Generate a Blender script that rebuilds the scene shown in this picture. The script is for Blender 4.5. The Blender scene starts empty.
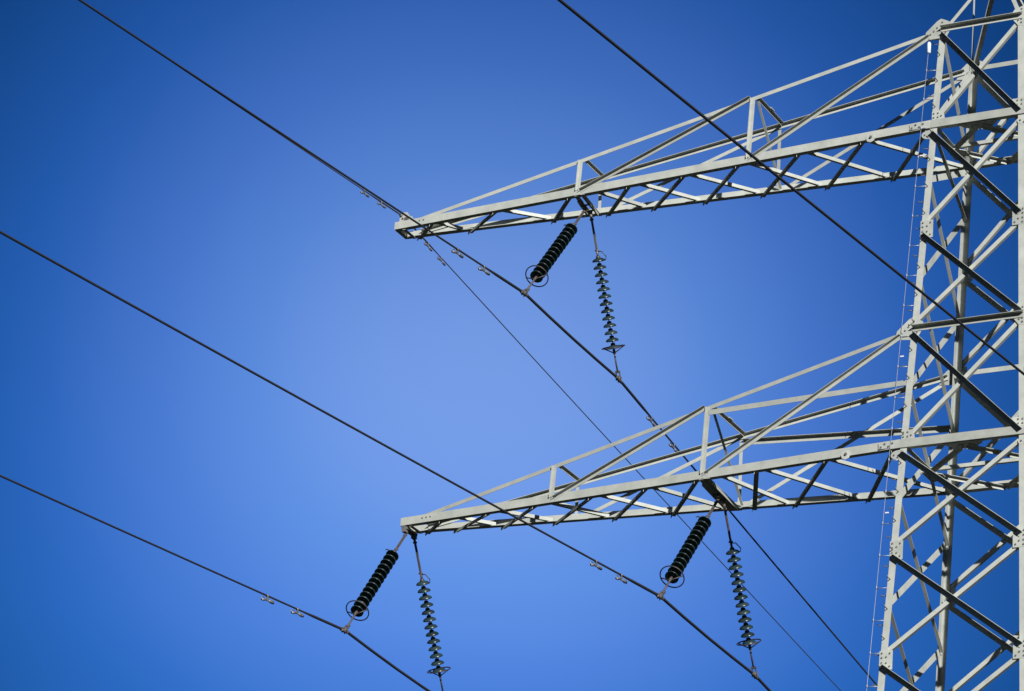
import bpy, math, random
from mathutils import Vector, Matrix
random.seed(7)
S = bpy.context.scene
COL = S.collection
PI = math.pi
ZU = 34.764                      # height of the higher crossarm above the ground
V = Vector

# ------------------------------------------------------------------ camera
CAM_POS = V((23.932, -61.128, 1.6))
CAM_AZ, CAM_EL, CAM_ROLL, CAM_F = 0.5163, 0.4047, 0.0839, 3609.06
cam = bpy.data.cameras.new('camera')
cam.sensor_width = 36.0
cam.lens = CAM_F * 36.0 / 1024.0
cam.clip_start = 0.1
cam.clip_end = 20000
co = bpy.data.objects.new('camera', cam)
COL.objects.link(co)
fw = V((-math.sin(CAM_AZ) * math.cos(CAM_EL), math.cos(CAM_AZ) * math.cos(CAM_EL), math.sin(CAM_EL)))
rt = V((math.cos(CAM_AZ), math.sin(CAM_AZ), 0))
up = rt.cross(fw)
rt, up = rt * math.cos(CAM_ROLL) + up * math.sin(CAM_ROLL), -rt * math.sin(CAM_ROLL) + up * math.cos(CAM_ROLL)
co.matrix_world = Matrix(((rt.x, up.x, -fw.x, CAM_POS.x), (rt.y, up.y, -fw.y, CAM_POS.y),
                          (rt.z, up.z, -fw.z, CAM_POS.z), (0, 0, 0, 1)))
S.camera = co

# ------------------------------------------------------------------ sky, sun, exposure
SUN_AZ = math.radians(43)        # from -Y towards +X
SUN_EL = math.radians(23)
SUN_DIR = V((math.sin(SUN_AZ) * math.cos(SUN_EL), -math.cos(SUN_AZ) * math.cos(SUN_EL), math.sin(SUN_EL)))
W = bpy.data.worlds.new('World')
S.world = W
W.use_nodes = True
nt = W.node_tree
nt.nodes.clear()
sky = nt.nodes.new('ShaderNodeTexSky')
sky.sky_type = 'NISHITA'
sky.sun_disc = False
sky.sun_elevation = SUN_EL
sky.sun_rotation = PI - SUN_AZ
sky.altitude = 0
sky.air_density = 1.0
sky.dust_density = 0.3
sky.ozone_density = 3.0
bg = nt.nodes.new('ShaderNodeBackground')
bg.inputs['Strength'].default_value = 0.075
wo = nt.nodes.new('ShaderNodeOutputWorld')


def node(kind, op=None, **kw):
    n = nt.nodes.new(kind)
    if op: n.operation = op
    for k, v in kw.items(): n.inputs[int(k[1:])].default_value = v
    return n


def ramp(stops, vec=False):
    n = nt.nodes.new('ShaderNodeValToRGB')
    e = n.color_ramp.elements
    while len(e) < len(stops): e.new(0.5)
    for k, (p, c) in zip(e, stops):
        k.position = p; k.color = (*c, 1) if vec else (c, c, c, 1)
    return n


L = nt.links.new
# deep blue Nishita sky, lens vignette painted in: darker all round one bright spot
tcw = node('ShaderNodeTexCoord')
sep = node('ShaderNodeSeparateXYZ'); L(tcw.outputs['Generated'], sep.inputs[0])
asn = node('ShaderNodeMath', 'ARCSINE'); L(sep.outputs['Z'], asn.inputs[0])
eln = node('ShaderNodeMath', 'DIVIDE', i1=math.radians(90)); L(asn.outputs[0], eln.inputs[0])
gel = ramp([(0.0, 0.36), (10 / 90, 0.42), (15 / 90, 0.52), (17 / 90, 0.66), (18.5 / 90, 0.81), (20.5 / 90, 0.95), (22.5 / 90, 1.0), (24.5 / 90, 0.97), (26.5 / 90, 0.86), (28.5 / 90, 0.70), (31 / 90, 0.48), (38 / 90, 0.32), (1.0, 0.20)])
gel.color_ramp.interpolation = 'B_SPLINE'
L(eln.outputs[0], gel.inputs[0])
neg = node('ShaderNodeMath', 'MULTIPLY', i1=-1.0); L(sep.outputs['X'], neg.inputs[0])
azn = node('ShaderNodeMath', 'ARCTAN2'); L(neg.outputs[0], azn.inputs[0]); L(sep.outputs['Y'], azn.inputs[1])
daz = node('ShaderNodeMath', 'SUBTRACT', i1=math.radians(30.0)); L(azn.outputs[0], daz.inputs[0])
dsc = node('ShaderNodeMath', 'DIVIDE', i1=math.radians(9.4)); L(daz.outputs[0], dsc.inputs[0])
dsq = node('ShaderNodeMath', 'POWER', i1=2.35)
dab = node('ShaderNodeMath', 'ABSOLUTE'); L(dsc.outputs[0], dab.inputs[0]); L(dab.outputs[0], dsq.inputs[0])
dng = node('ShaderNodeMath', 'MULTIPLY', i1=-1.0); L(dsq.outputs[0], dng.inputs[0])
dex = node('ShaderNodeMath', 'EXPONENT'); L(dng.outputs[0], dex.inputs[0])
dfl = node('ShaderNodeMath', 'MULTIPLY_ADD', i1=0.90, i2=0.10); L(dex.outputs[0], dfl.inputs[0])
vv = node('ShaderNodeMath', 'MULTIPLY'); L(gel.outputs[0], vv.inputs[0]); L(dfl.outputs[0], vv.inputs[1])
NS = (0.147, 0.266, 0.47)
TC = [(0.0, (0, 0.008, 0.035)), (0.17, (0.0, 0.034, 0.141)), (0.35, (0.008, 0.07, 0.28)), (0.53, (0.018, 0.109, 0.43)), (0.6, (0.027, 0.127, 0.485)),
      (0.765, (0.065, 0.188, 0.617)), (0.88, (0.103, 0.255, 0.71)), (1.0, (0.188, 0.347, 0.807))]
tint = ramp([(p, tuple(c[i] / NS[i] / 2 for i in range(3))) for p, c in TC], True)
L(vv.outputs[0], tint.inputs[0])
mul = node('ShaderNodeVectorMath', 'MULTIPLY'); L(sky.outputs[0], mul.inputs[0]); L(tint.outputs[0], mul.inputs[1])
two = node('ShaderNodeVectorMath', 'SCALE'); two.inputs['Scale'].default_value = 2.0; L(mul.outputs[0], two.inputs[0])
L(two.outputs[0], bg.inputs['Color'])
del L
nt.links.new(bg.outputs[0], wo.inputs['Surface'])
sl = bpy.data.lights.new('sun', 'SUN')
sl.energy = 5.0
sl.angle = math.radians(0.5)
sl.color = (1.0, 0.965, 0.925)
so = bpy.data.objects.new('sun', sl)
COL.objects.link(so)
so.rotation_euler = SUN_DIR.to_track_quat('Z', 'Y').to_euler()
so.location = SUN_DIR * 200
S.view_settings.view_transform = 'Standard'
S.view_settings.look = 'None'
S.view_settings.exposure = 0.415
S.view_settings.gamma = 1.0
S.view_settings.use_curve_mapping = False


# ------------------------------------------------------------------ materials
def material(name, c1, c2, rough=0.5, metal=0.0, scale=3.0, bump=0.0, spec=0.5, streak=None, detail=5.0, vary=0.0):
    m = bpy.data.materials.new(name)
    m.use_nodes = True
    t = m.node_tree
    b = t.nodes['Principled BSDF']
    tc = t.nodes.new('ShaderNodeNewGeometry')
    n = t.nodes.new('ShaderNodeTexNoise')
    n.inputs['Scale'].default_value = scale
    n.inputs['Detail'].default_value = detail
    n.inputs['Roughness'].default_value = 0.65
    t.links.new(tc.outputs['Position'], n.inputs['Vector'])
    r = t.nodes.new('ShaderNodeValToRGB')
    r.color_ramp.elements[0].position = 0.3
    r.color_ramp.elements[1].position = 0.7
    r.color_ramp.elements[0].color = (*c1, 1)
    r.color_ramp.elements[1].color = (*c2, 1)
    t.links.new(n.outputs['Fac'], r.inputs['Fac'])
    out = r.outputs['Color']
    if streak:                   # sparse grime patches of their own shape
        n2 = t.nodes.new('ShaderNodeTexNoise')
        n2.inputs['Scale'].default_value = scale * 4.3
        n2.inputs['Detail'].default_value = 8
        n2.inputs['Roughness'].default_value = 0.75
        t.links.new(tc.outputs['Position'], n2.inputs['Vector'])
        r2 = t.nodes.new('ShaderNodeValToRGB')
        r2.color_ramp.elements[0].position = 0.58
        r2.color_ramp.elements[1].position = 0.78
        r2.color_ramp.elements[0].color = (0, 0, 0, 1)
        r2.color_ramp.elements[1].color = (1, 1, 1, 1)
        t.links.new(n2.outputs['Fac'], r2.inputs['Fac'])
        mx = t.nodes.new('ShaderNodeMixRGB')
        mx.inputs['Color2'].default_value = (*streak, 1)
        t.links.new(r2.outputs['Color'], mx.inputs['Fac'])
        t.links.new(out, mx.inputs['Color1'])
        out = mx.outputs['Color']
    if vary:                     # each member has its own tone, as galvanising and repainting leave it
        oi = t.nodes.new('ShaderNodeObjectInfo')
        mr = t.nodes.new('ShaderNodeMapRange')
        mr.inputs['To Min'].default_value = 1.0 - vary
        mr.inputs['To Max'].default_value = 1.0 + vary * 0.5
        t.links.new(oi.outputs['Random'], mr.inputs['Value'])
        vs = t.nodes.new('ShaderNodeVectorMath')
        vs.operation = 'SCALE'
        t.links.new(out, vs.inputs[0])
        t.links.new(mr.outputs[0], vs.inputs['Scale'])
        out = vs.outputs[0]
    t.links.new(out, b.inputs['Base Color'])
    b.inputs['Roughness'].default_value = rough
    b.inputs['Metallic'].default_value = metal
    b.inputs['Specular IOR Level'].default_value = spec
    if bump:
        bp = t.nodes.new('ShaderNodeBump')
        bp.inputs['Strength'].default_value = bump
        bp.inputs['Distance'].default_value = 0.01
        t.links.new(n.outputs['Fac'], bp.inputs['Height'])
        t.links.new(bp.outputs['Normal'], b.inputs['Normal'])
    return m


STEEL = material('painted_steel', (0.33, 0.355, 0.325), (0.44, 0.463, 0.425), 0.55, 0, 3.1, 0.15, 0.3, streak=(0.25, 0.25, 0.22), vary=0.17)
BOLT = material('weathered_bolt_steel', (0.10, 0.10, 0.10), (0.20, 0.20, 0.19), 0.5, 0.3, 30)
ROD = material('rusty_rod', (0.05, 0.042, 0.042), (0.11, 0.09, 0.088), 0.7, 0.2, 14, 0.2)
GLASS = material('dark_teal_glass', (0.013, 0.030, 0.035), (0.026, 0.047, 0.052), 0.30, 0, 5, 0, 0.35, vary=0.35)
CAP = material('grey_cap', (0.035, 0.034, 0.033), (0.085, 0.08, 0.072), 0.55, 0.4, 20)
RING = material('dark_ring_metal', (0.03, 0.03, 0.035), (0.06, 0.055, 0.055), 0.5, 0.3, 12)
CLAMP = material('galvanised_clamp', (0.045, 0.043, 0.04), (0.19, 0.18, 0.165), 0.5, 0.3, 18, 0.2)
WIRE = material('aged_conductor', (0.020, 0.021, 0.025), (0.035, 0.036, 0.04), 0.55, 0.0, 40, 0.0, 0.3)
EARTH = material('aged_earth_wire', (0.035, 0.036, 0.042), (0.06, 0.06, 0.065), 0.55, 0.0, 40, 0, 0.3)
DAMP = material('damper_metal', (0.07, 0.07, 0.075), (0.30, 0.31, 0.31), 0.4, 0.4, 14, 0.1)
CABLE = material('pale_cable', (0.26, 0.29, 0.34), (0.38, 0.41, 0.46), 0.4, 0.3, 20)
WHITE = material('white_enamel', (0.60, 0.64, 0.70), (0.70, 0.74, 0.78), 0.35, 0, 10)
GRASS = material('grass_field', (0.012, 0.015, 0.010), (0.022, 0.026, 0.017), 0.9, 0, 0.35, 0.3, 0.1, detail=8)


# ------------------------------------------------------------------ mesh building
class MB:
    def __init__(self):
        self.v = []; self.f = []; self.sm = []; self.mi = []
        self.cur = 0

    def add(self, vs, fs, smooth=False):
        o = len(self.v)
        self.v += [tuple(x) for x in vs]
        for f in fs:
            self.f.append([i + o for i in f]); self.sm.append(smooth); self.mi.append(self.cur)
        return self

    def prism(self, A, B, poly, u, w):       # extrude a section polygon (u,w coords) from A to B
        n = len(poly)
        vs = [A + u * a + w * b for a, b in poly] + [B + u * a + w * b for a, b in poly]
        fs = [[i, (i + 1) % n, n + (i + 1) % n, n + i] for i in range(n)]
        if n == 6:                            # L section: split the caps so they stay planar and convex
            fs += [[3, 2, 1, 0], [5, 4, 3, 0], [n, n + 1, n + 2, n + 3], [n, n + 3, n + 4, n + 5]]
        else:
            fs += [list(range(n))[::-1], list(range(n, 2 * n))]
        if (B - A).dot(u.cross(w)) < 0:
            fs = [f[::-1] for f in fs]
        return self.add(vs, fs)

    def angle(self, A, B, u, w, su, sw, t=0.009):
        """steel angle; corner edge on A-B, flanges along u and w"""
        A, B, u, w = V(A), V(B), V(u), V(w)
        d = (B - A).normalized()
        u = (u - d * u.dot(d)).normalized()
        w = w - d * w.dot(d); w = (w - u * w.dot(u)).normalized()
        return self.prism(A, B, [(0, 0), (su, 0), (su, t), (t, t), (t, sw), (0, sw)], u, w)

    def bar(self, A, B, u, su, sw):
        A, B, u = V(A), V(B), V(u)
        d = (B - A).normalized()
        u = (u - d * u.dot(d)).normalized(); w = d.cross(u)
        return self.prism(A, B, [(-su / 2, -sw / 2), (su / 2, -sw / 2), (su / 2, sw / 2), (-su / 2, sw / 2)], u, w)

    def plate(self, pts, n, t):              # flat polygon (3D points) thickened along n
        n = V(n).normalized(); k = len(pts)
        pts = [V(p) for p in pts]
        nn = V((0, 0, 0))
        for i in range(k):
            nn += (pts[i] - pts[0]).cross(pts[(i + 1) % k] - pts[0])
        if nn.dot(n) < 0: pts = pts[::-1]
        vs = pts + [p + n * t for p in pts]
        fs = [list(range(k))[::-1], list(range(k, 2 * k))] + [[i, (i + 1) % k, k + (i + 1) % k, k + i] for i in range(k)]
        return self.add(vs, fs)

    def disc_bolt(self, c, n, r=0.017, h=0.016, k=6):
        n = V(n).normalized()
        a = n.orthogonal().normalized(); b = n.cross(a)
        return self.plate([V(c) + a * r * math.cos(2 * PI * i / k) + b * r * math.sin(2 * PI * i / k) for i in range(k)], n, h)

    def tube(self, pts, r, k=8, closed=False):
        pts = [V(p) for p in pts]; n = len(pts)
        rs = r if isinstance(r, (list, tuple)) else [r] * n
        vs = []; prev = None
        for i, p in enumerate(pts):
            if closed: d = pts[(i + 1) % n] - pts[i - 1]
            else: d = pts[min(i + 1, n - 1)] - pts[max(i - 1, 0)]
            d.normalize()
            a = d.orthogonal() if prev is None else prev - d * prev.dot(d)
            a.normalize(); prev = a; b = d.cross(a)
            vs += [p + (a * math.cos(2 * PI * j / k) + b * math.sin(2 * PI * j / k)) * rs[i] for j in range(k)]
        fs = []
        for i in range(n if closed else n - 1):
            o, q = i * k, ((i + 1) % n) * k
            fs += [[o + j, o + (j + 1) % k, q + (j + 1) % k, q + j] for j in range(k)]
        if not closed:
            fs += [list(range(k))[::-1], list(range((n - 1) * k, n * k))]
        return self.add(vs, fs, True)

    def lathe(self, c, axis, prof, k=20):    # prof: (radius, height along axis)
        axis = V(axis).normalized(); a = axis.orthogonal().normalized(); b = axis.cross(a); c = V(c)
        vs = []
        for r, h in prof:
            vs += [c + axis * h + (a * math.cos(2 * PI * j / k) + b * math.sin(2 * PI * j / k)) * r for j in range(k)]
        fs = []
        for i in range(len(prof) - 1):
            fs += [[i * k + j, i * k + (j + 1) % k, (i + 1) * k + (j + 1) % k, (i + 1) * k + j] for j in range(k)]
        fs += [list(range(k))[::-1], list(range((len(prof) - 1) * k, len(prof) * k))]
        return self.add(vs, fs, True)

    def box(self, c, s, rot=None):
        c = V(c); R = rot or Matrix.Identity(3)
        vs = [c + R @ V((x * s[0] / 2, y * s[1] / 2, z * s[2] / 2)) for x in (-1, 1) for y in (-1, 1) for z in (-1, 1)]
        return self.add(vs, [[0, 1, 3, 2], [4, 6, 7, 5], [0, 4, 5, 1], [2, 3, 7, 6], [0, 2, 6, 4], [1, 5, 7, 3]])

    def build(self, name, mats, parent=None, origin=None):
        me = bpy.data.meshes.new(name)
        o = V(origin) if origin is not None else V((0, 0, 0))
        me.from_pydata([V(x) - o for x in self.v], [], self.f)
        for m in (mats if isinstance(mats, (list, tuple)) else [mats]): me.materials.append(m)
        me.polygons.foreach_set('use_smooth', self.sm)
        me.polygons.foreach_set('material_index', self.mi)
        me.update()
        ob = bpy.data.objects.new(name, me)
        COL.objects.link(ob)
        if parent is not None:
            ob.parent = parent
            ob.location = o - (POS[parent.name] if parent.name in POS else V((0, 0, 0)))
        else:
            ob.location = o
            POS[ob.name] = o
        return ob


POS = {}                         # world positions of the roots


def empty(name, loc, parent=None):
    o = bpy.data.objects.new(name, None)
    COL.objects.link(o)
    o.empty_display_size = 0.3
    if parent is not None:
        o.parent = parent; o.location = V(loc) - POS[parent.name]
    else:
        o.location = loc
    POS[o.name] = V(loc)
    return o


def tag(o, label, cat, group=None):
    o['label'] = label; o['category'] = cat
    if group: o['group'] = group
    return o


def lerp(a, b, x):               # the point of segment a-b at a given X
    a, b = V(a), V(b)
    return a + (b - a) * ((x - a.x) / (b.x - a.x))


# ------------------------------------------------------------------ ground
g = MB()
N = 24; R0 = 4000
vs = [(-R0 + 2 * R0 * i / N, -R0 + 2 * R0 * j / N, 0) for i in range(N + 1) for j in range(N + 1)]
fs = [[i * (N + 1) + j, (i + 1) * (N + 1) + j, (i + 1) * (N + 1) + j + 1, i * (N + 1) + j + 1] for i in range(N) for j in range(N)]
g.add(vs, fs)
gr = g.build('ground', GRASS)
gr['kind'] = 'structure'

# ------------------------------------------------------------------ lattice tower
W0, TAPER = 0.9926, 0.0404


def hw(z): return W0 - TAPER * z           # half width; z is measured from the higher crossarm


def P(x, y, z): return V((x, y, z + ZU))


def leg_pt(sx, sy, z): return P(sx * hw(z), sy * hw(z), z)


ZT, ZM, ZLT, ZL, Z6, Z7 = 2.28, -2.287, -4.454, -7.0, -9.134, -11.36
levels = [ZT, 0.0, ZM, ZLT, ZL, Z6, Z7, -13.7, -16.2, -18.9, -21.8, -24.9, -28.1, -31.4, -ZU]
tower = empty('transmission_tower', (0, 0, 0))
tag(tower, 'pale grey steel lattice pylon with two long crossarms reaching out to the left', 'pylon')
T = 0.012

for sx in (-1, 1):
    for sy in (-1, 1):
        m = MB()
        m.angle(leg_pt(sx, sy, -ZU + 0.002), leg_pt(sx, sy, ZT), (-sx, 0, 0), (0, -sy, 0), 0.135, 0.135, 0.014)
        leg = m.build('leg', STEEL, tower)
        if sx == -1 and sy == -1: main_leg = leg
        m = MB()                            # the leaning leg of the pointed top
        m.angle(leg_pt(sx, sy, ZT - 0.10), P(sx * 0.06, sy * 0.06, ZT + 1.75), (-sx, 0, 0), (0, -sy, 0), 0.085, 0.085, 0.010)
        m.build('peak_leg', STEEL, tower)

for sx in (-1, 1):
    m = MB()
    m.angle(leg_pt(sx, 1, ZT - 0.05), leg_pt(sx, 1, ZT) + V((-sx * 0.03, -0.06, 1.7)), (0, -1, 0), (-sx, 0, 0), 0.06, 0.012, 0.008)
    m.build('peak_post', STEEL, tower)
EX = V((1, 0, 0)); EY = V((0, 1, 0)); EZ = V((0, 0, 1))


def face_x(sy, za, zb):
    """crossed bracing of a face that runs along X"""
    ya, yb = sy * hw(za), sy * hw(zb)
    off = -0.018 if sy < 0 else -0.032      # outer (street side) layer of the crossing
    inn = 0.018 if sy < 0 else 0.002
    a = P(-hw(za) + 0.06, ya + off, za - 0.08); b = P(hw(zb) - 0.06, yb + off, zb + 0.10)
    MB().angle(a, b, (-1, 0, -1), (0, -1, 0), 0.105, 0.115).build('brace', STEEL, tower)
    a = P(hw(za) - 0.05, ya + inn, za - 0.10); b = P(-hw(zb) + 0.05, yb + inn, zb + 0.08)
    MB().angle(a, b, (-1, 0, 1), (0, 1, 0), 0.086, 0.075).build('brace', STEEL, tower)


for za, zb in zip(levels[:-1], levels[1:]):
    if zb > -20:
        face_x(-1, za, zb); face_x(1, za, zb)
    else:
        face_x(-1, za, zb); face_x(1, za, zb)


def face_y(sx, ay, za, by, zb, wide=False):
    """one brace of a face that runs along Y, from side ay at za to side by at zb"""
    out = 0.018 if wide else -0.004
    a = P(sx * (hw(za) + out * 0 - (0.018 if wide else 0.034)), ay * (hw(za) - 0.05), za)
    b = P(sx * (hw(zb) - (0.018 if wide else 0.034)), by * (hw(zb) - 0.05), zb)
    d = (b - a).normalized()
    n = d.cross(EX)
    if n.z < 0: n = -n
    s = 0.13 if wide else 0.085
    MB().angle(a - n * s * 0.5, b - n * s * 0.5, n, (-sx, 0, 0) if not wide else (sx, 0, 0), s, 0.07 if not wide else 0.014).build('brace', STEEL, tower)


half = [(a + b) / 2 for a, b in zip(levels[:-1], levels[1:])]
for sx in (-1, 1):
    face_y(sx, -1, ZT - 0.15, 1, 0.12); face_y(sx, 1, ZT - 0.1, -1, 0.15, True)
    face_y(sx, -1, -0.05, 1, half[1]); face_y(sx, 1, -0.08, -1, half[1], True)
    for i in range(1, len(half) - 1):
        face_y(sx, -1, half[i], 1, half[i + 1]); face_y(sx, 1, half[i], -1, half[i + 1], True)

# level struts
for z in (ZT, ZLT):
    for sy in (-1, 1):
        y = sy * hw(z) - (0.018 if sy < 0 else 0.018)
        MB().angle(P(-hw(z) + 0.03, y, z + 0.03), P(hw(z) - 0.03, y, z + 0.03), (0, 0, -1), (0, sy, 0), 0.10, 0.11 if sy < 0 else 0.07).build('strut', STEEL, tower)
for z in (0.0, ZL):
    w = hw(z)
    zz = z - 0.03
    # strut along each side, then diamond and cross in plan
    for sx in (-1, 1):
        MB().angle(P(sx * (w - 0.05), -w + 0.05, zz + 0.05), P(sx * (w - 0.05), w - 0.05, zz + 0.05), (-sx, 0, 0), (0, 0, 1), 0.10, 0.08).build('strut', STEEL, tower)
        for sy in (-1, 1):
            MB().angle(P(0.03 * sx, sy * (w - 0.15), zz - 0.006), P(sx * (w - 0.15), 0.03 * sy, zz - 0.006), (0, -1, 0), (0, 0, -1), 0.085, 0.075).build('plan_brace', STEEL, tower)
    MB().angle(P(-w + 0.1, -0.04, zz + 0.02), P(w - 0.1, -0.04, zz + 0.02), (0, 0, 1), (0, 1, 0), 0.075, 0.07).build('plan_brace', STEEL, tower)
    for sy in (-1, 1):
        c = P(0, sy * (w - 0.015), zz + 0.012)
        m = MB()
        m.plate([c + V((a, -sy * b, 0)) for a, b in ((-0.42, 0.0), (0.42, 0.0), (0.34, 0.14), (0.14, 0.30), (-0.14, 0.30), (-0.34, 0.14))], (0, 0, 1), 0.012)
        for a in (-0.28, -0.14, 0.0, 0.14, 0.28): m.disc_bolt(c + V((a, -sy * 0.06, 0)), (0, 0, -1))
        m.build('gusset_plate', STEEL, tower)
    for sx in (-1, 1):
        c = P(sx * (w - 0.10), 0, zz - 0.10)
        m = MB()
        m.plate([c + V((sx * a, b, 0)) for a, b in ((0.06, -0.3), (0.06, 0.3), (-0.12, 0.22), (-0.3, 0.08), (-0.3, -0.08), (-0.12, -0.22))], (0, 0, 1), 0.012)
        for b in (-0.2, -0.1, 0.0, 0.1, 0.2): m.disc_bolt(c + V((0, b, 0)), (0, 0, -1))
        m.build('gusset_plate', STEEL, tower)


def gusset(poly, y, ny, bolts, name='gusset_plate'):
    """vertical plate in the X-Z plane; poly and bolts are (x, z)"""
    m = MB()
    m.plate([P(x, y, z) for x, z in poly], (0, ny, 0), 0.010)
    m.cur = 1
    for x, z in bolts: m.disc_bolt(P(x, y + ny * 0.010, z), (0, ny, 0), 0.018, 0.014)
    return m.build(name, [STEEL, BOLT], tower)


for z in (ZM, Z6, Z7, -13.7, -16.2):
    w = hw(z)
    for sx in (-1, 1):
        for sy in (-1, 1):
            y = sy * w + (-0.002 if sy < 0 else 0.002)
            x0, x1 = sx * (w + 0.01), sx * (w - 0.255)
            gusset([(x0, z - 0.19), (x0, z + 0.19), (x1, z + 0.19), (x1, z - 0.19)], y, sy,
                   [(sx * (w - a), z + b) for a, b in ((.04, .14), (.04, .05), (.04, -.05), (.04, -.14), (.20, .13), (.13, .06), (.13, -.06), (.20, -.13))])

for z in (ZT, ZLT):
    w = hw(z)
    for sx in (-1, 1):
        for sy in (-1, 1):
            y = sy * w + (-0.002 if sy < 0 else 0.002)
            if sx < 0:
                poly = [(-0.34, -0.20), (-0.30, -0.02), (-0.06, 0.20), (0.02, 0.24), (0.16, 0.17), (0.24, 0.12), (0.24, -0.02), (0.16, -0.16), (0.16, -0.24), (-0.02, -0.24)]
            else:
                poly = [(0.24, -0.10), (0.24, 0.20), (-0.02, 0.22), (-0.20, 0.16), (-0.24, 0.10), (-0.24, -0.06), (-0.12, -0.22), (0.02, -0.24)]
            q = [(sx * w + a, z + b) for a, b in poly]
            bl = [(sx * w + sx * -a, z + b) for a, b in ((.05, .15), (.05, .07), (.05, -.08), (.05, -.16), (.12, .02), (.19, .04), (.12, -.1), (-.06, .02), (-.13, -.04), (-.2, -.09))]
            if sx < 0: bl = [(-w + a, z + b) for a, b in ((.05, .15), (.05, .07), (.05, -.08), (.05, -.16), (.12, .03), (.19, .05), (.12, -.1), (-.06, .04), (-.13, -.03), (-.2, -.09), (-.26, -.15))]
            gusset(q, y, sy, bl)
for z in (0.0, ZL):
    w = hw(z)
    for sx in (-1, 1):
        # square plate above the chord and rounded plate below it
        y = -w - 0.028
        gusset([(sx * w - sx * 0.0 - 0.02 * sx, z + 0.16), (sx * w - sx * 0.30, z + 0.16), (sx * w - sx * 0.26, z + 0.36), (sx * w - sx * 0.02, z + 0.36)], -w - 0.002, -1,
               [(sx * (w - a), z + b) for a, b in ((.06, .22), (.06, .31), (.15, .22), (.22, .24), (.15, .31))])
        c = sx * w - (0.02 if sx < 0 else -0.02)
        poly = [(c + 0.17 * math.cos(t), z - 0.14 + 0.10 * math.sin(t)) for t in [i * PI / 9 for i in range(18)]]
        gusset(poly, -w - 0.002, -1, [(c - 0.10, z - 0.14), (c - 0.02, z - 0.19), (c + 0.05, z - 0.10), (c + 0.10, z - 0.16)])

# step bolts up the near left leg, and the fall-arrest cable beside it
z = ZT - 0.3; k = 0
while z > -14.2:
    w = hw(z); m = MB()
    if k % 2 == 0:
        c = P(-w + 0.07, -w - 0.0, z); d = V((0, -1, 0))
        c2 = P(-w, -w + 0.07, z)
        m.tube([c2 + V((0.0, 0, 0)), c2 + V((-0.13, 0, 0.0)), c2 + V((-0.15, 0, 0.035))], 0.010, 6)
    else:
        c = P(-w + 0.05, -w, z); m.tube([c, c + V((0, -0.13, 0.0)), c + V((0, -0.15, 0.035))], 0.010, 6)
    m.build('step_bolt', BOLT, main_leg)
    z -= 0.30; k += 1
m = MB()
za, zb = ZT - 0.38, -ZU + 1.5
m.tube([P(-hw(za) - 0.20, -hw(za) - 0.03, za), P(-hw(zb) - 0.20, -hw(zb) - 0.03, zb)], 0.0055, 6)
m.build('safety_cable', CABLE, tower)
z = ZT - 0.95
while z > -14.2:
    w = hw(z)
    m = MB(); m.tube([P(-w - 0.20, -w - 0.03, z), P(-w + 0.005, -w - 0.008, z)], 0.007, 6)
    m.tube([P(-w - 0.20, -w - 0.03, z - 0.02), P(-w - 0.20, -w - 0.03, z + 0.05)], 0.013, 6)
    m.build('cable_bracket', CABLE, tower)
    z -= 0.66
for z in (-0.62, -5.05, -8.35):            # bright clips on the cable
    w = hw(z)
    m = MB(); m.box(P(-w - 0.13, -w - 0.04, z), (0.07, 0.02, 0.025)); m.build('cable_clip', WHITE, tower)
w = hw(ZT)
m = MB(); m.lathe(P(-w - 0.21, -w - 0.05, ZT - 0.52), (0, 0, 1), [(0.02, -0.02), (0.04, 0), (0.04, 0.21), (0.02, 0.24)], 12)
m.build('cable_tensioner', WHITE, tower)
m = MB(); m.box(P(-w - 0.10, -w - 0.03, ZT - 0.20), (0.22, 0.05, 0.06)); m.build('cable_bracket', STEEL, tower)


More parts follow.
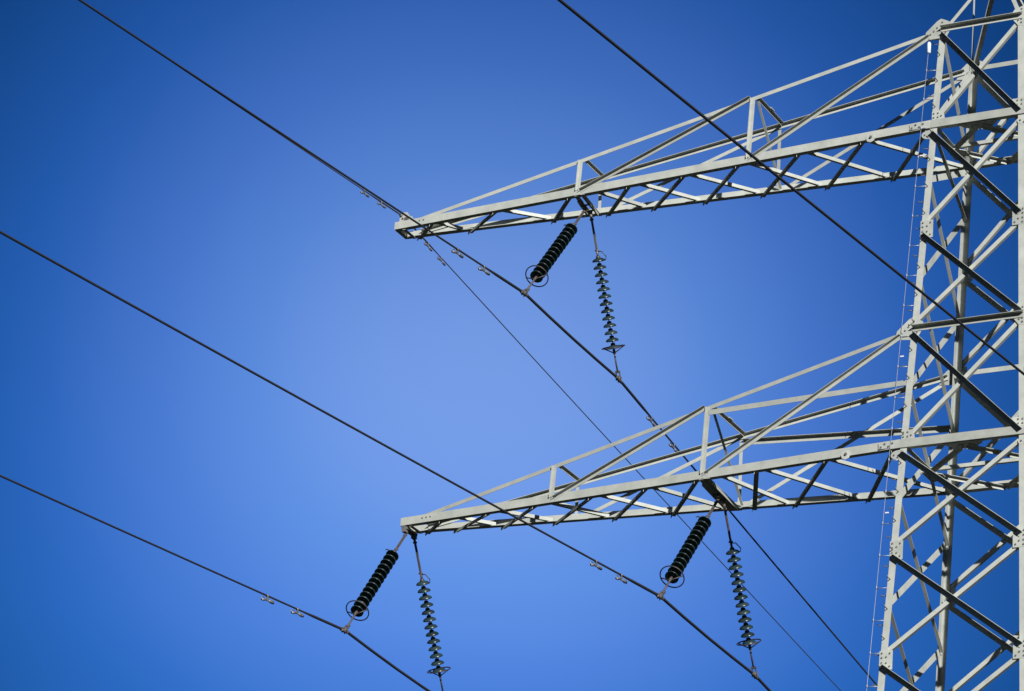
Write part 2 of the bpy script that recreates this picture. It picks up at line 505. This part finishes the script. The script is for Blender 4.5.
# ------------------------------------------------------------------ crossarms
def crossarm(sx, z, L, t, ztop, dl, p1, p2, dark, lit, cross, strut):
    """one side arm; all x values are given for the left arm and mirrored for sx = +1 (m = -1 means left)"""
    mir = -sx                                # x multiplier: left data are negative already
    root = empty('crossarm', P(-(-sx) * 0 + 0, 0, z), tower)
    POS[root.name] = P(0, 0, z)
    tip = {s: P(-L, s * t, z) for s in (-1, 1)}
    rootp = {s: leg_pt(-1, s, z) for s in (-1, 1)}
    tb, tt = {}, {}
    for s in (-1, 1):
        q = lerp(tip[s], rootp[s], -L + dl); q.z += 0.15
        tb[s] = q; tt[s] = leg_pt(-1, s, ztop) + V((0, 0, 0.0))

    def X(p): return V((p.x * mir, p.y, p.z))

    def ang(name, A, B, u, wv, su, sw, th=0.009):
        m = MB(); m.angle(X(A), X(B), X(V(u)), X(V(wv)), su, sw, th)
        return m.build(name, STEEL, root)

    def on(s, x, dz=0.0, dy=0.0):
        p = lerp(tip[s], rootp[s], x); p.z += dz; p.y += dy; return p

    def ontop(s, x): return lerp(tb[s], tt[s], x)

    w = hw(z)
    for s in (-1, 1):
        # bottom chord: flange up on the outside, flange inwards at the bottom; runs on across the tower
        o = V((0, s * 0.026, 0))
        ang('bottom_chord', tip[s] + o, rootp[s] + o, (0, 0, 1), (0, -s, 0), 0.175, 0.125, 0.013)
        if mir == 1:
            m = MB(); m.angle(rootp[s] + o + V((0.003, 0, 0)), V((w - 0.003, rootp[s].y + o.y, rootp[s].z)), (0, 0, 1), (0, -s, 0), 0.172, 0.125, 0.013)
            m.build('bottom_chord', STEEL, root)
        # top chord: flange down on the outside, flange inwards on top
        A, B = tb[s], tt[s] + (tb[s] - tt[s]).normalized() * 0.16
        if s < 0:
            ang('top_chord', A, B, (0, 0, -1), (0, 1, 0), 0.085, 0.07)
        else:
            ang('top_chord', A, B, (0, 0, -1), (0, -1, 0), 0.085, 0.095)
        for p in (p1, p2):
            a = on(s, -p, 0.10); b = ontop(s, -p) - V((0, 0, 0.03))
            a.y += s * 0.012; b.y += s * 0.012
            ang('post', a + V((-0.045, 0, 0)), b + V((-0.045, 0, 0)), (1, 0, 0), (0, s, 0), 0.095 if s < 0 else 0.07, 0.05, 0.008)
        # diagonals: outer post foot to inner post top, inner post foot to the tower
        segs = [(on(s, -p1 + 0.06, 0.10), ontop(s, -p2 - 0.06)), (on(s, -p2 + 0.06, 0.10), tt[s] + V((-0.22, 0, -0.12)))]
        for a, b in segs:
            a = a + V((0, s * 0.022, 0)); b = b + V((0, s * 0.022, 0))
            ang('diagonal', a, b, (0, 0, -1), (0, s, 0), 0.08, 0.085)
        if strut:
            zs = (z + ztop) / 2 + 0.16
            a = ontop(s, -p2) + V((0.03, 0, -0.10)); b = leg_pt(-1, s, zs)
            a.y += s * 0.034; b.y += s * 0.034
            ang('strut', a, b, (0, 0, -1), (0, -1, 0) if s > 0 else (0, 1, 0), 0.11, 0.10)
    # bars between the two sides at the posts
    for i, p in enumerate((p1, p2)):
        a, b = ontop(-1, -p), ontop(1, -p)
        dd = (b - a).normalized()
        ang('crossbar', a + dd * 0.03 + V((0.05, 0, 0.02)), b - dd * 0.03 + V((0.05, 0, 0.02)), (1, 0, 0), (0, 0, -1), 0.07, 0.06, 0.008)
        if i == 1:
            m = MB(); c = (a + b) / 2 + V((0.07, 0, 0.03)); m.box(X(c), (0.13, 0.16, 0.02)); m.build('splice_plate', STEEL, root)
            ang('cross_brace', ontop(-1, -p) + V((0.06, 0.03, -0.08)), on(1, -p, 0.06, -0.05) + V((0.06, 0, 0)), (1, 0, 0), (0, 0, 1), 0.055, 0.05, 0.008)
    # bottom lacing
    for xa, xb in dark:                       # under the chord flanges
        a = on(-1, xa, -0.003, 0.02); b = on(1, xb, -0.003, -0.0)
        d = (b - a).normalized(); a = a - d * 0.02; b = b + d * 0.055
        n = V((-d.y, d.x, 0)); n = n if n.x > 0 else -n
        ang('lacing_bar', a, b, n, (0, 0, -1), 0.095, 0.060, 0.008)
    for xa, xb in lit:                        # on top of the chord flanges
        a = on(-1, xa, 0.016, 0.05); b = on(1, xb, 0.016, -0.05)
        d = (b - a).normalized()
        n = V((-d.y, d.x, 0)); n = n if n.y > 0 else -n
        ang('lacing_bar', a, b, (0, 0, 1), n, 0.075, 0.065, 0.008)
    # twin channels that carry the insulators
    if cross:
        for xa, xc, dx in ((-cross - 0.08, -cross - 0.21, 1), (-cross + 0.17, -cross + 0.06, -1)):
            a = on(-1, xa, -0.016, 0.0); b = on(1, xc, -0.016, 0.0)
            d = (b - a).normalized(); n = V((-d.y, d.x, 0)); n = n if n.x * dx > 0 else -n
            ang('crossmember', a - d * 0.02, b + d * 0.02, n, (0, 0, 1), 0.10 if z == 0 else 0.135, 0.012, 0.010)
            ang('crossmember', a + V((0, 0.13, -0.013)) + n * 0.004, b - V((0, 0.13, 0.013)) + n * 0.004, (0, 0, -1), n, 0.055, 0.012, 0.010)
        m = MB()
        for yy in (-0.12, 0.16):
            m.box(X(P(-cross - 0.02, yy, z - 0.05)), (0.20, 0.05, 0.014)); m.box(X(P(-cross, yy, z - 0.105)), (0.026, 0.04, 0.09))
        m.build('hanger', BOLT, root)
    # splice plates near the tower and the round lug under the near chord
    m = MB()
    c = on(-1, -w - 0.28, 0.085, -0.0); c.y -= 0.032
    m.box(X(c), (0.34, 0.012, 0.13)); m.cur = 1
    for k in range(4): m.disc_bolt(X(c + V((-0.12 + 0.08 * k, -0.006, 0.03 if k % 2 else -0.03))), (0, -1, 0), 0.02, 0.016)
    m.build('splice_plate', [STEEL, BOLT], root)
    m = MB()
    c = on(-1, -w - (1.32 if z == 0 else 1.17), 0.02, 0); c.y -= 0.028
    m.plate([X(c + V((0.10 * math.cos(i * PI / 4), 0, 0.10 * math.sin(i * PI / 4)))) for i in range(8)], (0, -1, 0), 0.014); m.cur = 1
    m.disc_bolt(X(c + V((0.01, -0.014, 0.015))), (0, -1, 0), 0.026, 0.03, 10)
    m.build('lug_plate', [STEEL, BOLT], root)
    # bolt rows on the near chord
    m = MB()
    for x in (-L + 0.55, -L + 0.65, -L + 0.75, -p1, -p1 + 0.12, -p2, -p2 + 0.12):
        m.disc_bolt(X(on(-1, x, 0.11 if x > -L + 1 else 0.09 + 0.02 * (x + L), -0.026)), (0, -1, 0), 0.016, 0.013)
    m.build('bolts', BOLT, root)
    # closed tip
    m = MB()
    m.box(X(P(-L + 0.06, 0, z + 0.02)), (0.10, 2 * t - 0.02, 0.07)); m.box(X(P(-L + 0.24, 0, z - 0.02)), (0.07, 2 * t + 0.02, 0.016))
    m.build('end_plate', STEEL, root)
    return root


U_dark = [(-12.93, -13.50), (-11.32, -12.26), (-9.46, -10.29), (-8.02, -9.01), (-6.71, -7.96), (-5.43, -6.78), (-4.02, -5.48), (-2.57, -4.05), (-1.12, -2.61)]
U_lit = [(-12.75, -12.39), (-11.12, -10.29), (-8.74, -8.08), (-7.73, -6.84), (-6.53, -5.49), (-5.13, -4.11), (-3.79, -2.64), (-2.42, -1.02)]
L_dark = [(-12.0, -12.6), (-10.84, -11.94), (-9.7, -10.87), (-8.35, -9.71), (-7.05, -8.4), (-5.87, -7.12), (-4.5, -5.38), (-2.95, -4.51), (-1.48, -2.98)]
L_lit = [(-11.57, -10.99), (-10.55, -9.71), (-9.28, -8.46), (-8.11, -7.13), (-6.88, -5.93), (-5.25, -4.58), (-4.29, -3.09), (-2.85, -1.3)]
LU, TU, PU1, PU2 = 13.81, 0.2375, 9.187, 5.114
LL, TL, PL1, PL2 = 12.95, 0.219, 9.221, 5.661
for sx in (-1, 1):
    au = crossarm(sx, 0.0, LU, TU, ZT, 0.39, PU1, PU2, U_dark, U_lit, PU1, False)
    al = crossarm(sx, ZL, LL, TL, ZLT, 0.38, PL1, PL2, L_dark, L_lit, PL2, True)
    if sx < 0:
        au['label'] = 'higher crossarm with one conductor hanging midway and a wire clamp on its tip'
        al['label'] = 'lower crossarm with conductors hanging from its tip and its middle'
        # post that carries the earth wire
        m = MB()
        m.plate([P(-LU + a, -0.10, b) for a, b in ((0.0, 0.06), (0.34, 0.10), (0.31, 0.30), (0.20, 0.46), (0.10, 0.47), (0.02, 0.36))], (0, -1, 0), 0.012)
        m.plate([P(-LU + a, 0.10, b) for a, b in ((0.02, 0.26), (0.32, 0.26), (0.31, 0.30), (0.20, 0.46), (0.10, 0.47), (0.02, 0.36))], (0, -1, 0), 0.012)
        m.build('earth_wire_bracket', STEEL, au)
        m = MB()
        for yy in (-0.2, 0.2): m.box(P(-12.857, yy, ZL - 0.07), (0.09, 0.10, 0.14))
        m.box(P(-12.857, 0, ZL - 0.045), (0.14, 0.44, 0.05))
        m.build('hanger', BOLT, al)

# ------------------------------------------------------------------ insulator strings
NDISC = 13


def insulator(att, cl, label, rodm=ROD):
    att, cl = V(att), V(cl)
    d = (cl - att).normalized(); Ln = (cl - att).length
    root = empty('insulator_string', att)
    tag(root, label, 'insulator', 'glass insulator strings on the crossarms')
    side = d.cross(EX).normalized()
    s0, s1 = (0.225 * Ln, 0.79 * Ln) if d.y < 0 else (0.265 * Ln, 0.793 * Ln)
    m = MB()
    m.tube([att, att + d * 0.10], 0.030, 8)
    m.bar(att + d * 0.06, att + d * (s0 - 0.13), EX, 0.034, 0.045)
    m.tube([att + d * 0.12 - EX * 0.04, att + d * 0.12 + EX * 0.04], 0.022, 8); m.tube([att + d * (s0 - 0.16) - EX * 0.04, att + d * (s0 - 0.16) + EX * 0.04], 0.022, 8)
    m.tube([att + d * (s0 - 0.16), att + d * (s0 - 0.02)], 0.026, 8)
    m.build('hanger_rod', rodm, root)
    # arcing horn above the discs
    m = MB(); c = att + d * (s0 - 0.13)
    e = (V((0, -1, 0)) if d.y < 0 else V((0, 1, 0))); e = (e - d * e.dot(d)).normalized()
    f = d.cross(e)
    if d.y < 0:
        m.tube([c, c + f * 0.10 - e * 0.03, c + f * 0.18 - d * 0.03, c + f * 0.24 - d * 0.08, c + f * 0.27 - d * 0.05], 0.011, 6)
    else:
        m.tube([c, c + f * 0.10 + d * 0.0, c + f * 0.19 + d * 0.12, c + f * 0.17 + d * 0.19, c + f * 0.02 + d * 0.14], 0.011, 6)
    m.build('arcing_horn', RING, root)
    pitch = (s1 - s0) / (NDISC - 1)
    for k in range(NDISC):
        c = att + d * (s0 + k * pitch)
        m = MB()
        # shallow bell: thick rim, ribbed underside (rim hangs towards the line end)
        m.lathe(c, d, [(0.045, 0.006), (0.085, 0.014), (0.122, 0.034), (0.139, 0.058), (0.141, 0.076), (0.132, 0.080), (0.122, 0.060),
                       (0.110, 0.082), (0.100, 0.060), (0.088, 0.080), (0.075, 0.056), (0.055, 0.066), (0.025, 0.060)], 22)
        dk = m.build('disc', GLASS, root)
        m = MB()
        m.lathe(c, d, [(0.020, -0.045), (0.042, -0.040), (0.050, -0.01), (0.052, 0.028), (0.02, 0.032)], 12)
        m.tube([c + d * 0.02, c + d * (pitch - 0.03)], 0.013, 6)
        m.build('cap', CAP, dk)
    # arcing ring on two arms
    cr = att + d * (s1 + 0.05); R = 0.245
    m = MB()
    m.tube([cr + (e * math.cos(2 * PI * i / 28) + f * math.sin(2 * PI * i / 28)) * R for i in range(28)], 0.013, 6, True)
    m.tube([cr + f * R, cr + d * 0.10 + f * 0.06, cr + d * 0.13, cr + d * 0.10 - f * 0.06, cr - f * R], 0.012, 6)
    m.build('arcing_ring', RING, root)
    m = MB()
    m.tube([att + d * (s1 - 0.04), cl - d * 0.16], 0.020, 8)
    m.tube([att + d * (s1 + 0.10), att + d * (s1 + 0.20)], 0.032, 8)
    m.build('line_rod', rodm, root)
    # suspension clamp: yoke, boat and keeper
    m = MB()
    m.bar(cl - d * 0.18 + EX * 0.04, cl + EX * 0.04 + d * 0.02, EX, 0.013, 0.04)
    m.bar(cl - d * 0.18 - EX * 0.04, cl - EX * 0.04 + d * 0.02, EX, 0.013, 0.04)
    m.disc_bolt(cl - d * 0.15 - EX * 0.055, EX, 0.022, 0.11, 8); m.disc_bolt(cl - d * 0.01 - EX * 0.055, EX, 0.022, 0.11, 8)
    m.build('clamp_yoke', CLAMP, root)
    m = MB()
    sl_ = V((0, 1, -0.10 if d.y > 0 else 0.10))
    m.tube([cl + sl_ * q + V((0, 0, -0.012 - 0.02 * abs(q))) for q in (-0.16, -0.11, -0.05, 0.05, 0.11, 0.16)], [0.026, 0.036, 0.042, 0.042, 0.036, 0.026], 10)
    m.box(cl + V((0, 0, 0.03)), (0.055, 0.11, 0.045))
    for q in (-0.05, 0.05): m.tube([cl + V((-0.035, q, 0.06)), cl + V((-0.035, q, -0.06))], 0.010, 6); m.tube([cl + V((0.035, q, 0.06)), cl + V((0.035, q, -0.06))], 0.010, 6)
    m.build('wire_clamp', CLAMP, root)
    return root


CA = ((-PU1, -2.45, -3.12), (-PU1, 1.95, -3.23))
CB = ((-PL2, -2.41, -10.01), (-PL2, 2.05, -10.15))
CC = ((-12.857, -2.16, -9.97), (-12.857, 2.09, -10.13))
insulator(P(-PU1, -0.12, -0.15), P(*CA[0]), 'dark glass insulator string slanting towards the viewer under the higher crossarm')
insulator(P(-PU1, 0.13, -0.15), P(*CA[1]), 'slender insulator string with spaced discs hanging under the higher crossarm', BOLT)
insulator(P(-PL2, -0.12, -7.15), P(*CB[0]), 'dark glass insulator string slanting towards the viewer under the middle of the lower crossarm')
insulator(P(-PL2, 0.16, -7.15), P(*CB[1]), 'slender insulator string with spaced discs under the middle of the lower crossarm', ROD)
insulator(P(-12.857, -0.10, -7.10), P(CC[0][0], CC[0][1], CC[0][2]), 'dark glass insulator string slanting towards the viewer from the tip of the lower crossarm')
insulator(P(-12.857, 0.2, -7.10), P(*CC[1]), 'slender insulator string with spaced discs hanging from the tip of the lower crossarm', ROD)
insulator(P(PL2, -0.12, -7.15), P(PL2, -2.41, -10.01), 'dark glass insulator string under the right-hand lower crossarm, slanting towards the viewer')
insulator(P(PL2, 0.16, -7.15), P(PL2, 2.05, -10.15), 'slender insulator string with spaced discs under the right-hand lower crossarm', ROD)


# ------------------------------------------------------------------ wires
def wire_z(c, s, n, q): return c - s * q + 0.0003 * q * q


def wire(name, c0, c1, sn, sf, r, label, cat, group, mat, rod=0.0):
    x = c0[0]; pts = []; rs = []
    for q in [300, 220, 160, 120, 90, 70, 55, 45, 38, 32, 27, 23, 19, 16, 13, 10.5, 8, 6, 4.5, 3.2, 2.2, 1.6, 1.2, 0.9, 0.4]:
        pts.append(P(x, c0[1] - q, c0[2] - sn * q + sn * q * q / 600.0)); rs.append(r + (rod if q < 1.3 else 0))
    mid = [] if c1 is c0 else [0.0, 0.25, 0.5, 0.75, 1.0]
    for k in (mid or [0.0]):
        a, b = V(c0), V(c1)
        p = a + (b - a) * k; p.z -= 0.03 * math.sin(PI * k) if mid else 0
        pts.append(P(x, p.y, p.z)); rs.append(r + rod)
    for q in [300, 220, 160, 120, 90, 70, 55, 45, 38, 32, 27, 23, 19, 16, 13, 10.5, 8, 6, 4.5, 3.2, 2.2, 1.6, 1.2, 0.9, 0.4][::-1]:
        pts.append(P(x, c1[1] + q, c1[2] - sf * q + sf * q * q / 700.0)); rs.append(r + (rod if q < 1.3 else 0))
    m = MB(); m.tube(pts, rs, 8)
    o = m.build(name, mat)
    tag(o, label, cat, group)
    return o


GW = 'conductors strung past the tower'
wire('conductor', CA[0], CA[1], 0.097, 0.150, 0.020, 'black conductor hanging beneath the higher crossarm', 'power line', GW, WIRE, 0.010)
wire('conductor', CB[0], CB[1], 0.095, 0.125, 0.020, 'black conductor held under the middle of the lower crossarm', 'power line', GW, WIRE, 0.010)
wire('conductor', CC[0], CC[1], 0.098, 0.125, 0.020, 'black conductor held under the tip of the lower crossarm', 'power line', GW, WIRE, 0.010)
wire('conductor', (PL2, -2.41, -10.01), (PL2, 2.05, -10.15), 0.1075, 0.125, 0.020, 'black conductor passing in front of the tower and both crossarms', 'power line', GW, WIRE, 0.010)
EC = (-LU + 0.05, 0.0, 0.42)
wire('earth_wire', EC, EC, 0.090, 0.122, 0.012, 'thin earth wire clamped on top of the tip of the higher crossarm', 'earth wire', None, EARTH, 0.006)
ec = MB()
ec.tube([P(EC[0], q, 0.42 - 0.10 * abs(q) - 0.01) for q in (-0.15, -0.08, 0.08, 0.15)], [0.03, 0.05, 0.05, 0.03], 10)
ec.tube([P(EC[0] + 0.0, 0, 0.42), P(EC[0] + 0.02, 0, 0.30)], 0.03, 8)
ec.tube([P(EC[0] + 0.05, -0.13, 0.32), P(EC[0] + 0.05, 0.13, 0.32)], 0.022, 8)
ec.disc_bolt(P(EC[0] + 0.16, -0.122, 0.27), (0, -1, 0), 0.05, 0.05, 10)
ec.build('earth_wire_clamp', CLAMP, au if False else bpy.data.objects['crossarm'])


# ------------------------------------------------------------------ vibration dampers
def damper_mesh():
    m = MB()
    m.box((0, 0, -0.04), (0.035, 0.05, 0.10)); m.tube([(0, -0.03, 0.0), (0, 0.03, 0.0)], 0.04, 8)
    return m


def damper(wx, y, z, slope, scale, label):
    root = empty('vibration_damper', P(wx, y, z))
    tag(root, label, 'damper', 'vibration dampers clamped to the wires')
    o = P(wx, y, z)
    l = V((0, 1, slope)).normalized(); dn = V((0, l.z, -l.y)); dn = dn if dn.z < 0 else -dn
    sd = EX

    def q(a, b, c=0): return o + (l * a + dn * b + sd * c) * scale
    m = MB()
    m.bar(q(0, -0.025), q(0, 0.10), sd, 0.03 * scale, 0.045 * scale); m.tube([q(-0.03, 0), q(0.03, 0)], 0.029 * scale, 8)
    m.build('damper_clamp', DAMP, root)
    m = MB()
    m.tube([q(-0.20, 0.125), q(-0.10, 0.10), q(0, 0.085), q(0.10, 0.10), q(0.18, 0.11)], 0.010 * scale, 6)
    m.build('messenger_wire', BOLT, root)
    for sgn, ln, r in ((-1, 0.16, 0.028), (1, 0.17, 0.031)):
        m = MB()
        a, b = q(sgn * 0.045, 0.085), q(sgn * (0.045 + ln), 0.105 - 0.01 * sgn)
        m.tube([a, a + (b - a) * 0.15, a + (b - a) * 0.6, b], [r * 0.4 * scale, r * 0.75 * scale, r * scale, r * 0.8 * scale], 10)
        m.tube([b, q(sgn * (0.07 + ln), 0.085), q(sgn * (0.04 + ln), 0.060), q(sgn * ln * 0.8, 0.050)], 0.010 * scale, 6)
        m.build('damper_weight', DAMP, root)
    return root


def on_wire(c0, c1, sn, sf, y):
    if y < c0[1]: q = c0[1] - y; return c0[2] - sn * q + sn * q * q / 600, sn
    q = y - c1[1]; return c1[2] - sf * q + sf * q * q / 700, -sf


for c0, c1, sn, sf, sc, rows in (
        (CA[0], CA[1], 0.097, 0.150, 1.0, ((-5.28, 'pale damper on the upper conductor just right of the higher crossarm tip'), (-4.18, 'pale damper on the upper conductor beside the slanting insulator of the higher crossarm'),
                                           (3.62, 'damper on the upper conductor above the lower crossarm, nearer the hanging insulator'), (4.78, 'damper on the upper conductor just above the lower crossarm bars'))),
        (CB[0], CB[1], 0.095, 0.125, 1.0, ((-5.15, 'damper on the middle conductor, farther from the slanting insulator'), (-4.10, 'damper on the middle conductor, close to the slanting insulator'))),
        (CC[0], CC[1], 0.098, 0.125, 1.0, ((-5.12, 'damper on the lowest conductor, farther from the tip insulator'), (-4.0, 'damper on the lowest conductor, close to the tip insulator'))),
        (EC, EC, 0.090, 0.122, 0.8, ((-1.70, 'small damper on the earth wire up left of the crossarm tip, the outer one'), (-0.98, 'small damper on the earth wire right beside the crossarm tip'),
                                     (1.15, 'small damper on the earth wire just below the crossarm tip'), (1.78, 'small damper on the earth wire below the crossarm tip, the lower one')))):
    for y, lab in rows:
        z, s = on_wire(c0, c1, sn, sf, y)
        damper(c0[0], y, z, s, sc, lab)
